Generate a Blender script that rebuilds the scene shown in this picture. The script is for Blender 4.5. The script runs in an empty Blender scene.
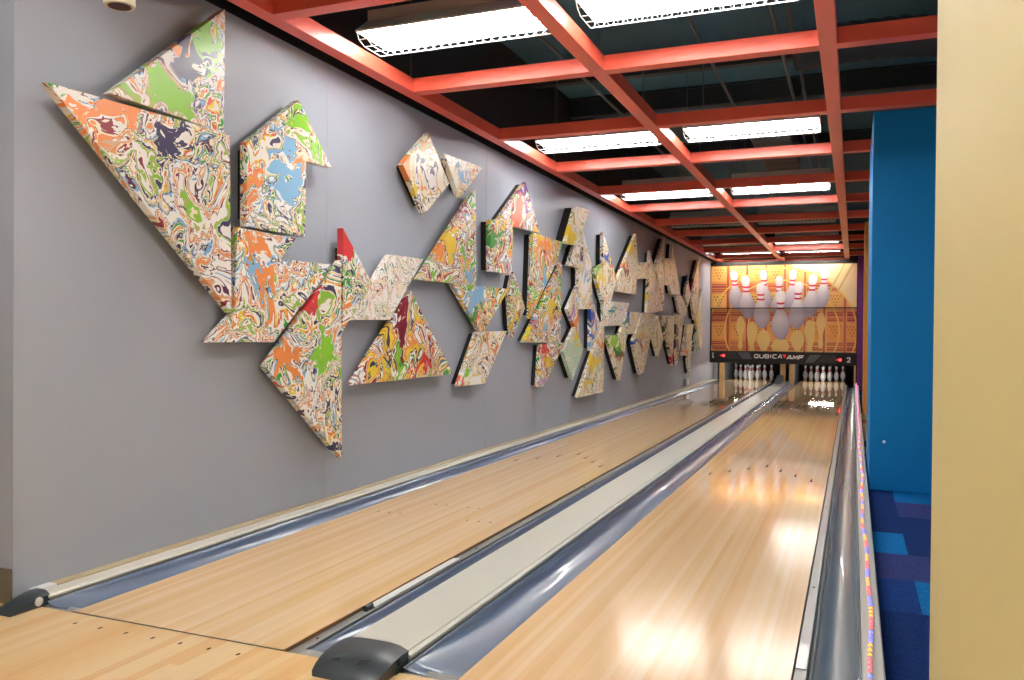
import bpy, bmesh, math, random
from math import sin, cos, pi, radians
from mathutils import Vector, Matrix
random.seed(7)
S = bpy.context.scene
COL = S.collection
ORI = {}

def srgb(r, g, b):
    def f(c):
        c /= 255.0
        return c / 12.92 if c <= 0.04045 else ((c + 0.055) / 1.055) ** 2.4
    return (f(r), f(g), f(b), 1.0)

# ------------------------------------------------------------------ materials
def newmat(name):
    m = bpy.data.materials.new(name); m.use_nodes = True
    nt = m.node_tree
    return m, nt, nt.nodes['Principled BSDF']

def mat(name, col, rough=0.5, metal=0.0, spec=0.5, var=0.0, vscale=8.0, bump=0.0, coat=0.0):
    m, nt, b = newmat(name)
    b.inputs['Base Color'].default_value = col
    b.inputs['Roughness'].default_value = rough
    b.inputs['Metallic'].default_value = metal
    b.inputs['Specular IOR Level'].default_value = spec
    b.inputs['Coat Weight'].default_value = coat
    if var or bump:
        tc = nt.nodes.new('ShaderNodeTexCoord')
        nz = nt.nodes.new('ShaderNodeTexNoise'); nz.inputs['Scale'].default_value = vscale; nz.inputs['Detail'].default_value = 4
        nt.links.new(tc.outputs['Object'], nz.inputs['Vector'])
        if var:
            mx = nt.nodes.new('ShaderNodeMix'); mx.data_type = 'RGBA'
            mx.inputs['A'].default_value = tuple(c * (1 - var) for c in col[:3]) + (1,)
            mx.inputs['B'].default_value = tuple(min(1, c * (1 + var)) for c in col[:3]) + (1,)
            nt.links.new(nz.outputs['Fac'], mx.inputs['Factor'])
            nt.links.new(mx.outputs['Result'], b.inputs['Base Color'])
        if bump:
            bp = nt.nodes.new('ShaderNodeBump'); bp.inputs['Strength'].default_value = bump; bp.inputs['Distance'].default_value = 0.01
            nt.links.new(nz.outputs['Fac'], bp.inputs['Height'])
            nt.links.new(bp.outputs['Normal'], b.inputs['Normal'])
    return m

def emit(name, col, strength):
    m, nt, b = newmat(name)
    b.inputs['Base Color'].default_value = col
    b.inputs['Emission Color'].default_value = col
    b.inputs['Emission Strength'].default_value = strength
    return m

def mth(nt, op, a, b=None):
    n = nt.nodes.new('ShaderNodeMath'); n.operation = op
    for i, v in enumerate((a, b)):
        if v is None: continue
        if isinstance(v, (int, float)): n.inputs[i].default_value = v
        else: nt.links.new(v, n.inputs[i])
    return n.outputs[0]

def ramp(nt, fac, stops, interp='LINEAR'):
    n = nt.nodes.new('ShaderNodeValToRGB'); n.color_ramp.interpolation = interp
    e = n.color_ramp.elements
    while len(e) < len(stops): e.new(0.5)
    for el, (p, c) in zip(e, stops): el.position = p; el.color = c
    nt.links.new(fac, n.inputs['Fac'])
    return n.outputs['Color']

def wood(name, tones, width, rough=0.12, coat=0.0, length=1.4, spec=0.5, far=None):
    m, nt, b = newmat(name)
    tc = nt.nodes.new('ShaderNodeTexCoord')
    sp = nt.nodes.new('ShaderNodeSeparateXYZ'); nt.links.new(tc.outputs['Object'], sp.inputs[0])
    bi = mth(nt, 'FLOOR', mth(nt, 'DIVIDE', sp.outputs[0], width))
    w1 = nt.nodes.new('ShaderNodeTexWhiteNoise'); w1.noise_dimensions = '1D'; nt.links.new(bi, w1.inputs['W'])
    yi = mth(nt, 'FLOOR', mth(nt, 'DIVIDE', mth(nt, 'ADD', sp.outputs[1], mth(nt, 'MULTIPLY', w1.outputs['Value'], 7.3)), length))
    cb = nt.nodes.new('ShaderNodeCombineXYZ'); nt.links.new(bi, cb.inputs[0]); nt.links.new(yi, cb.inputs[1])
    w2 = nt.nodes.new('ShaderNodeTexWhiteNoise'); w2.noise_dimensions = '2D'; nt.links.new(cb.outputs[0], w2.inputs['Vector'])
    mp = nt.nodes.new('ShaderNodeMapping'); mp.inputs['Scale'].default_value = (40, 1.6, 1)
    nt.links.new(tc.outputs['Object'], mp.inputs['Vector'])
    gr = nt.nodes.new('ShaderNodeTexNoise'); gr.inputs['Scale'].default_value = 1.0; gr.inputs['Detail'].default_value = 3
    nt.links.new(mp.outputs[0], gr.inputs['Vector'])
    f = mth(nt, 'ADD', mth(nt, 'MULTIPLY', w2.outputs['Value'], 0.62), mth(nt, 'MULTIPLY', gr.outputs['Fac'], 0.38))
    n = len(tones)
    c = ramp(nt, f, [(0.1 + 0.8 * i / (n - 1), t) for i, t in enumerate(tones)])
    nt.links.new(c, b.inputs['Base Color'])
    b.inputs['Roughness'].default_value = rough
    if far is not None:      # the oiled far part of a lane is glossier than its worn near part
        mr = nt.nodes.new('ShaderNodeMapRange'); mr.inputs['From Min'].default_value = 2.2; mr.inputs['From Max'].default_value = 4.6
        mr.inputs['To Min'].default_value = rough; mr.inputs['To Max'].default_value = far
        nt.links.new(sp.outputs[1], mr.inputs['Value']); nt.links.new(mr.outputs['Result'], b.inputs['Roughness'])
    b.inputs['Coat Weight'].default_value = coat; b.inputs['Coat Roughness'].default_value = 0.05
    b.inputs['Specular IOR Level'].default_value = spec
    return m

def marble(name, palette, scale, freq, tint=None):
    """poured, swirled paint: doubly warped noise cut into bands of colour"""
    m, nt, b = newmat(name)
    tc = nt.nodes.new('ShaderNodeTexCoord')
    at = nt.nodes.new('ShaderNodeAttribute'); at.attribute_type = 'OBJECT'; at.attribute_name = 'seed'
    cb = nt.nodes.new('ShaderNodeCombineXYZ')
    for i, k in enumerate((3.7, 5.1, 2.3)):
        nt.links.new(mth(nt, 'MULTIPLY', at.outputs['Fac'], k), cb.inputs[i])
    v = nt.nodes.new('ShaderNodeVectorMath'); v.operation = 'ADD'
    nt.links.new(tc.outputs['Object'], v.inputs[0]); nt.links.new(cb.outputs[0], v.inputs[1])
    cur = v.outputs[0]
    for sc, amp in ((1.6 * scale, 0.42 / scale), (4.4 * scale, 0.20 / scale), (10 * scale, 0.085 / scale), (24 * scale, 0.03 / scale)):
        nz = nt.nodes.new('ShaderNodeTexNoise'); nz.inputs['Scale'].default_value = sc; nz.inputs['Detail'].default_value = 1.0
        nt.links.new(cur, nz.inputs['Vector'])
        su = nt.nodes.new('ShaderNodeVectorMath'); su.operation = 'SUBTRACT'; su.inputs[1].default_value = (0.5, 0.5, 0.5)
        nt.links.new(nz.outputs['Color'], su.inputs[0])
        ml = nt.nodes.new('ShaderNodeVectorMath'); ml.operation = 'SCALE'; ml.inputs['Scale'].default_value = amp * 2
        nt.links.new(su.outputs[0], ml.inputs[0])
        ad = nt.nodes.new('ShaderNodeVectorMath'); ad.operation = 'ADD'
        nt.links.new(cur, ad.inputs[0]); nt.links.new(ml.outputs[0], ad.inputs[1])
        cur = ad.outputs[0]
    def nzf(sc):
        nz = nt.nodes.new('ShaderNodeTexNoise'); nz.inputs['Scale'].default_value = sc * scale; nz.inputs['Detail'].default_value = 0.5
        nt.links.new(cur, nz.inputs['Vector']); return nz.outputs['Fac']
    f = mth(nt, 'FRACT', mth(nt, 'ADD', mth(nt, 'MULTIPLY', nzf(2.2), freq), mth(nt, 'MULTIPLY', nzf(0.9), freq * 0.6)))
    stops = []; p = 0.0; tot = sum(w for _, w in palette)
    for c, w in palette:
        stops.append((p / tot, c)); p += w
    c = ramp(nt, f, stops, 'CONSTANT')
    # large pours of single colours: each panel names three (place, size, colour)
    lo = nt.nodes.new('ShaderNodeVectorMath'); lo.operation = 'SUBTRACT'
    nt.links.new(cur, lo.inputs[0]); nt.links.new(cb.outputs[0], lo.inputs[1])
    brk = nzf(7.5)
    for k in range(3):
        A = {}
        for key in ('place', 'size', 'colour'):
            q = nt.nodes.new('ShaderNodeAttribute'); q.attribute_type = 'OBJECT'; q.attribute_name = 'pour_%s_%d' % (key, k); A[key] = q
        df = nt.nodes.new('ShaderNodeVectorMath'); df.operation = 'SUBTRACT'
        nt.links.new(lo.outputs[0], df.inputs[0]); nt.links.new(A['place'].outputs['Vector'], df.inputs[1])
        dv = nt.nodes.new('ShaderNodeVectorMath'); dv.operation = 'DIVIDE'
        nt.links.new(df.outputs[0], dv.inputs[0]); nt.links.new(A['size'].outputs['Vector'], dv.inputs[1])
        ln = nt.nodes.new('ShaderNodeVectorMath'); ln.operation = 'LENGTH'; nt.links.new(dv.outputs[0], ln.inputs[0])
        dd = mth(nt, 'ADD', ln.outputs['Value'], mth(nt, 'MULTIPLY', mth(nt, 'SUBTRACT', brk, 0.46), 3.4))
        mk = mth(nt, 'LESS_THAN', dd, 1.0)
        mx = nt.nodes.new('ShaderNodeMix'); mx.data_type = 'RGBA'
        nt.links.new(mk, mx.inputs['Factor']); nt.links.new(c, mx.inputs['A']); nt.links.new(A['colour'].outputs['Color'], mx.inputs['B'])
        c = mx.outputs['Result']
    nt.links.new(c, b.inputs['Base Color'])
    b.inputs['Roughness'].default_value = 0.3
    return m

# ------------------------------------------------------------------ mesh builder
class MB:
    def __init__(s): s.v = []; s.f = []; s.m = []; s.cur = 0
    def add(s, vs, fs, mi=None):
        o = len(s.v); s.v += [tuple(p) for p in vs]
        for f in fs: s.f.append([i + o for i in f]); s.m.append(s.cur if mi is None else mi)
        return s
    def box(s, x0, x1, y0, y1, z0, z1, mi=None):
        v = [(x, y, z) for z in (z0, z1) for y in (y0, y1) for x in (x0, x1)]
        return s.add(v, [(0, 2, 3, 1), (4, 5, 7, 6), (0, 1, 5, 4), (2, 6, 7, 3), (0, 4, 6, 2), (1, 3, 7, 5)], mi)
    def prism(s, pts, axis, a, b, mi=None, mside=None):
        """pts 2D polygon extruded along axis from a to b; other axes in order"""
        def P(p, t):
            if axis == 0: return (t, p[0], p[1])
            if axis == 1: return (p[0], t, p[1])
            return (p[0], p[1], t)
        n = len(pts)
        vs = [P(p, a) for p in pts] + [P(p, b) for p in pts]
        s.add(vs, [list(range(n))[::-1], list(range(n, 2 * n))], mi)
        s.v, base = s.v, len(s.v) - 2 * n
        for i in range(n):
            j = (i + 1) % n
            s.f.append([base + i, base + j, base + n + j, base + n + i]); s.m.append((s.cur if mi is None else mi) if mside is None else mside)
        return s
    def quad(s, a, b, c, d, mi=None): return s.add([a, b, c, d], [(0, 1, 2, 3)], mi)
    def tube(s, path, r, n=8, mi=None, caps=True):
        path = [Vector(p) for p in path]; rings = []
        for i, p in enumerate(path):
            d = (path[min(i + 1, len(path) - 1)] - path[max(i - 1, 0)]).normalized()
            u = d.cross(Vector((0, 0, 1)))
            if u.length < 1e-3: u = d.cross(Vector((0, 1, 0)))
            u.normalize(); w = d.cross(u)
            rr = r[i] if isinstance(r, (list, tuple)) else r
            rings.append([p + (u * cos(2 * pi * k / n) + w * sin(2 * pi * k / n)) * rr for k in range(n)])
        vs = [q for g in rings for q in g]; fs = []
        for i in range(len(path) - 1):
            for k in range(n):
                k2 = (k + 1) % n
                fs.append((i * n + k, i * n + k2, (i + 1) * n + k2, (i + 1) * n + k))
        if caps:
            fs.append(tuple(range(n))[::-1]); fs.append(tuple((len(path) - 1) * n + k for k in range(n)))
        return s.add(vs, fs, mi)
    def lathe(s, prof, cx, cy, cz, n=20, mis=None):
        vs = []
        for r, z in prof:
            for k in range(n): vs.append((cx + r * cos(2 * pi * k / n), cy + r * sin(2 * pi * k / n), cz + z))
        o = len(s.v); s.v += vs
        for i in range(len(prof) - 1):
            for k in range(n):
                k2 = (k + 1) % n
                s.f.append([o + i * n + k, o + i * n + k2, o + (i + 1) * n + k2, o + (i + 1) * n + k]); s.m.append(mis[i] if mis else s.cur)
        s.f.append([o + k for k in range(n)][::-1]); s.m.append(mis[0] if mis else s.cur)
        s.f.append([o + (len(prof) - 1) * n + k for k in range(n)]); s.m.append(mis[-1] if mis else s.cur)
        return s
    def loft(s, secs, closed=False, mi=None):
        """secs: list of equal-length 3D point rows"""
        n = len(secs[0]); vs = [p for r in secs for p in r]; fs = []
        for i in range(len(secs) - 1):
            for k in range(n if closed else n - 1):
                k2 = (k + 1) % n
                fs.append((i * n + k, i * n + k2, (i + 1) * n + k2, (i + 1) * n + k))
        return s.add(vs, fs, mi)
    def build(s, name, mats, parent=None, smooth=False, loc=None, bevel=0.0, fix=True):
        o0 = ORI.get(parent.name, Vector((0, 0, 0))) if parent else Vector(loc or (0, 0, 0))
        me = bpy.data.meshes.new(name)
        me.from_pydata([tuple(Vector(p) - o0) for p in s.v], [], s.f)
        if not isinstance(mats, (list, tuple)): mats = [mats]
        for m in mats: me.materials.append(m)
        for p, mi in zip(me.polygons, s.m): p.material_index = mi; p.use_smooth = smooth
        if fix:
            bm = bmesh.new(); bm.from_mesh(me); bmesh.ops.recalc_face_normals(bm, faces=bm.faces); bm.to_mesh(me); bm.free()
        me.update()
        if smooth:
            me.set_sharp_from_angle(angle=radians(40))
        o = bpy.data.objects.new(name, me); COL.objects.link(o)
        if parent: o.parent = parent
        else: o.location = o0
        ORI[o.name] = o0
        if bevel:
            bv = o.modifiers.new('bevel', 'BEVEL'); bv.width = bevel; bv.segments = 2; bv.limit_method = 'ANGLE'
        return o

def tag(o, label=None, cat=None, group=None, kind=None):
    if label: o['label'] = label
    if cat: o['category'] = cat
    if group: o['group'] = group
    if kind: o['kind'] = kind
    return o

def thing(name, label, cat, loc, group=None):
    o = bpy.data.objects.new(name, None); o.empty_display_size = 0.1
    COL.objects.link(o); o.location = loc
    ORI[o.name] = Vector(loc)
    return tag(o, label, cat, group)

def copy_tree(o, parent=None):
    c = o.copy(); COL.objects.link(c)
    if parent: c.parent = parent
    for ch in [x for x in o.children]: copy_tree(ch, c)
    return c

def struct(name, mb, m, **k): return tag(mb.build(name, m, **k), kind='structure')

GLYPH = {'Q': [[(.2, 0), (.8, 0), (1, .25), (1, .75), (.8, 1), (.2, 1), (0, .75), (0, .25), (.2, 0)], [(.62, .3), (.98, -.06)]],
    'U': [[(0, 1), (0, .25), (.2, 0), (.8, 0), (1, .25), (1, 1)]],
    'B': [[(0, 0), (0, 1), (.8, 1), (.95, .85), (.95, .66), (.8, .52), (0, .52)], [(.8, .52), (1, .38), (1, .14), (.85, 0), (0, 0)]],
    'I': [[(.5, 0), (.5, 1)]],
    'C': [[(1, 1), (.2, 1), (0, .75), (0, .25), (.2, 0), (1, 0)]],
    'A': [[(0, 0), (.45, 1), (.62, 1), (1, 0)], [(.2, .3), (.85, .3)]],
    'M': [[(0, 0), (.12, 1), (.5, .3), (.88, 1), (1, 0)]],
    'F': [[(0, 0), (0, 1), (1, 1)], [(0, .5), (.85, .5)]],
    '1': [[(.15, .78), (.55, 1), (.55, 0)], [(.2, 0), (.9, 0)]],
    '2': [[(0, .75), (.15, .95), (.4, 1), (.75, .95), (.92, .75), (.85, .52), (0, 0), (1, 0)]]}
def text_mesh(txt, wd, ht, gap, stroke, shear=0.0):
    """lettering drawn as mitred strokes; returns 2D verts and faces centred on 0"""
    ws = [0.28 if c == 'I' else 1.0 for c in txt]
    unit = (wd - gap * (len(txt) - 1)) / sum(ws)
    vs = []; fs = []; x = -wd / 2
    for c, w in zip(txt, ws):
        for pl in GLYPH[c]:
            P = [Vector((x + p[0] * unit * w + (p[1] - .5) * ht * shear, (p[1] - .5) * ht)) for p in pl]
            closed = (P[0] - P[-1]).length < 1e-6
            if closed: P = P[:-1]
            n = len(P); o = len(vs)
            for i in range(n):
                d1 = (P[i] - P[i - 1]).normalized() if (i or closed) else (P[1] - P[0]).normalized()
                d2 = (P[(i + 1) % n] - P[i]).normalized() if (i < n - 1 or closed) else d1
                n1 = Vector((-d1.y, d1.x)); n2 = Vector((-d2.y, d2.x)); m = (n1 + n2)
                m = m / max(0.5, m.dot(n1)) * stroke / 2
                vs += [tuple(P[i] + m), tuple(P[i] - m)]
            for i in range(n if closed else n - 1):
                j = (i + 1) % n
                fs.append([o + 2 * i, o + 2 * i + 1, o + 2 * j + 1, o + 2 * j])
        x += unit * w + gap
    return vs, fs
PANELS = [
    ([(3.68,2.946),(3.673,2.264),(2.91,2.279)], 0.05,
     'large marbled triangle highest at the left end, its tip almost touching the red beam'),
    ([(2.565,2.232),(3.694,2.261),(3.718,1.275)], 0.07,
     'largest marbled triangle at the far left, white tip pointing left and point hanging down'),
    ([(3.846,2.247),(4.326,2.613),(4.683,2.259),(4.404,2.247),(4.396,1.77),(3.848,1.771)], 0.06,
     'house-shaped marbled panel with one roof eave and a sky blue streak down it'),
    ([(3.782,1.76),(4.316,1.753),(4.165,1.613),(4.722,1.62),(4.108,1.11),(3.551,1.112),(3.761,1.276)], 0.05,
     'orange-splashed marbled panel like a bent arrow below the house shape with the blue streak'),
    ([(4.806,1.66),(4.028,0.967),(4.828,0.311)], 0.06,
     'lowest large marbled triangle with lime green swirls and a corner pointing left'),
    ([(4.837,1.88),(5.211,1.528),(4.845,1.18)], 0.05,
     'upright marbled triangle with a red tip above the lowest lime green triangle'),
    ([(5.459,1.756),(5.979,1.766),(5.468,1.266),(4.934,1.256)], 0.05,
     'pale washed-out marbled parallelogram joining the red-tipped triangle to its right neighbours'),
    ([(5.778,1.498),(6.541,0.815),(4.954,0.806)], 0.05,
     'large marbled triangle with a yellow and red base below the pale parallelogram'),
    ([(6.038,2.791),(6.425,2.447),(5.989,2.128),(5.628,2.462)], 0.06,
     'marbled diamond hanging alone high on the wall under the red beam'),
    ([(6.337,2.686),(7.14,2.716),(6.653,2.358)], 0.05,
     'small marbled triangle pointing down with a blue patch, just right of the high diamond'),
    ([(6.977,2.49),(7.005,1.604),(5.898,1.596)], 0.05,
     'tall right-angled marbled triangle standing above the downward triangle with blue dabs'),
    ([(7.099,1.189),(6.518,1.599),(7.787,1.617),(7.198,1.19)], 0.05,
     'marbled triangle pointing down with blue dabs, directly under the tall right-angled triangle'),
    ([(7.057,1.182),(7.757,1.194),(7.226,0.696),(6.663,0.699)], 0.05,
     'cream marbled parallelogram with an orange left edge slanting down under the blue-dabbed triangle'),
    ([(8.205,2.761),(8.656,2.277),(7.868,2.254),(7.839,1.766),(7.311,1.759),(7.3,2.252),(7.506,2.278)], 0.06,
     'house-shaped marbled panel with a coral red roof, purple tip and green left corner'),
    ([(7.93,1.797),(8.247,1.439),(7.891,1.124),(7.815,1.557)], 0.05,
     'narrow marbled diamond with green and red top hanging under the coral roofed house shape'),
    ([(8.439,2.258),(9.425,2.256),(9.251,2.033),(8.378,1.326)], 0.06,
     'marbled triangle with a broad orange streak, above a black diagonal seam'),
    ([(9.443,2.022),(9.414,1.066),(8.227,1.075)], 0.05,
     'yellow and blue marbled triangle below the black diagonal seam'),
    ([(9.808,2.736),(10.373,2.765),(9.882,2.26),(9.418,2.237)], 0.10,
     'pale tilted marbled parallelogram throwing a wide black shadow near the red beam'),
    ([(10.23,2.493),(10.633,2.073),(10.634,1.498),(10.093,1.483),(10.057,1.996),(9.658,1.997),(9.867,2.241)], 0.06,
     'white and yellow house-shaped marbled panel just below the pale tilted parallelogram'),
    ([(10.066,1.777),(9.665,1.47),(10.111,1.135)], 0.05,
     'small pink and orange marbled triangle pointing left beside the white and yellow house shape'),
    ([(9.94,1.256),(10.236,1.033),(10.298,0.975),(9.875,0.598),(9.499,0.952)], 0.06,
     'plain pale green diamond beside the slim blue-sided triangle'),
    ([(8.746,1.054),(9.582,1.064),(8.856,0.57),(8.678,0.58)], 0.05,
     'narrow marbled wedge with red top and lilac tip below the yellow and blue triangle'),
    ([(10.64,1.67),(11.101,1.292),(10.641,0.944)], 0.05,
     'slim white marbled triangle with a deep blue left side right of the pale green diamond'),
    ([(11.248,1.35),(11.286,1.104),(11.256,0.363),(10.096,0.36)], 0.05,
     'tall yellow marbled triangle reaching lowest in the middle of the wall'),
    ([(11.169,2.003),(11.171,2.582),(11.904,1.973),(11.265,1.28),(11.236,1.475)], 0.06,
     'slender marbled blade with yellow and orange middle standing left of the cream peaks'),
    ([(10.767,2.022),(11.147,2.132),(11.214,1.598)], 0.05,
     'tiny pale marbled triangle with a bright green edge left of the slender orange blade'),
    ([(11.787,1.64),(12.691,1.651),(12.223,1.298),(11.351,1.281)], 0.05,
     'small whitish marbled parallelogram with teal corner right of the slender orange blade'),
    ([(13.023,2.762),(13.142,2.289),(13.03,1.798),(11.938,1.792),(11.904,1.958)], 0.06,
     'pointed cream marbled panel with a dark red and orange left edge'),
    ([(13.149,2.306),(13.918,2.384),(13.984,2.175),(13.974,2.11),(13.226,2.056)], 0.05,
     'small cream marbled square bridging two tall pointed panels'),
    ([(13.884,1.521),(14.058,2.591),(15.195,1.595),(14.111,1.524)], 0.05,
     'tall thin cream marbled triangle with a yellow patch, left of the black diagonal gap'),
    ([(11.352,1.149),(12.506,1.161),(12.129,0.465)], 0.06,
     'green-tinted marbled triangle pointing down just right of the tall yellow triangle'),
    ([(12.573,1.516),(13.453,1.523),(12.997,1.172),(12.112,1.163)], 0.05,
     'small marbled parallelogram with blue lower corner under the cream pointed panel'),
    ([(13.446,1.51),(14.442,1.522),(13.621,0.546),(13.343,0.516),(12.845,1.047)], 0.07,
     'white marbled wedge with a red spot pointing down under the tall thin cream triangle'),
    ([(14.357,2.337),(15.084,2.937),(15.094,1.692)], 0.08,
     'very tall cream marbled triangle nearest the red beam with a black shadow at its left'),
    ([(15.214,2.562),(15.772,2.597),(15.85,2.919),(16.742,1.955),(15.806,1.932),(15.659,2.085),(15.238,2.071)], 0.06,
     'cream marbled panel with a square notch between two peaks near the far end'),
    ([(14.735,1.511),(15.219,1.084),(14.77,0.756),(14.314,1.139)], 0.05,
     'small pale marbled diamond between two downward wedges near the far end'),
    ([(14.981,1.508),(16.16,1.534),(16.064,0.562)], 0.06,
     'marbled wedge pointing down with a dark green left edge near the far end'),
    ([(16.356,1.567),(16.931,1.566),(17.174,1.541),(16.848,0.957),(16.509,0.546),(16.338,0.962)], 0.05,
     'slender pale marbled shard with a navy left edge near the far end'),
    ([(16.338,1.918),(16.899,1.952),(17.514,1.699),(17.355,1.529),(16.709,1.595)], 0.05,
     'little whitish marbled block joining the notched cream panel to its right neighbours'),
    ([(17.476,2.403),(17.488,2.393),(17.836,1.998),(17.513,1.74),(17.223,1.956)], 0.06,
     'small cream marbled spike with a blue tip, left of the last tall peak'),
    ([(18.784,2.856),(18.778,1.891),(18.298,1.483),(17.785,2.065)], 0.07,
     'last tall cream marbled peak with a dark red left side by the far corner'),
    ([(17.532,1.376),(18.356,1.397),(17.96,0.945),(17.682,0.727),(17.018,0.742)], 0.05,
     'small marbled panel with an orange foot low near the far corner'),
    ([(19.214,2.201),(19.388,0.93),(19.099,0.82),(18.476,1.53)], 0.06,
     'thin white marbled sliver nearest the far corner, under the last peak'),
    ([(18.104,1.05),(18.133,1.05),(17.856,0.31),(17.601,0.656)], 0.05,
     'narrow marbled strip hanging lowest near the far corner'),
    ([(18.696,1.27),(18.824,1.124),(18.99,0.765),(18.209,0.769)], 0.05,
     'small pale teal marbled triangle nearest the masking panels'),
]
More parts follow.
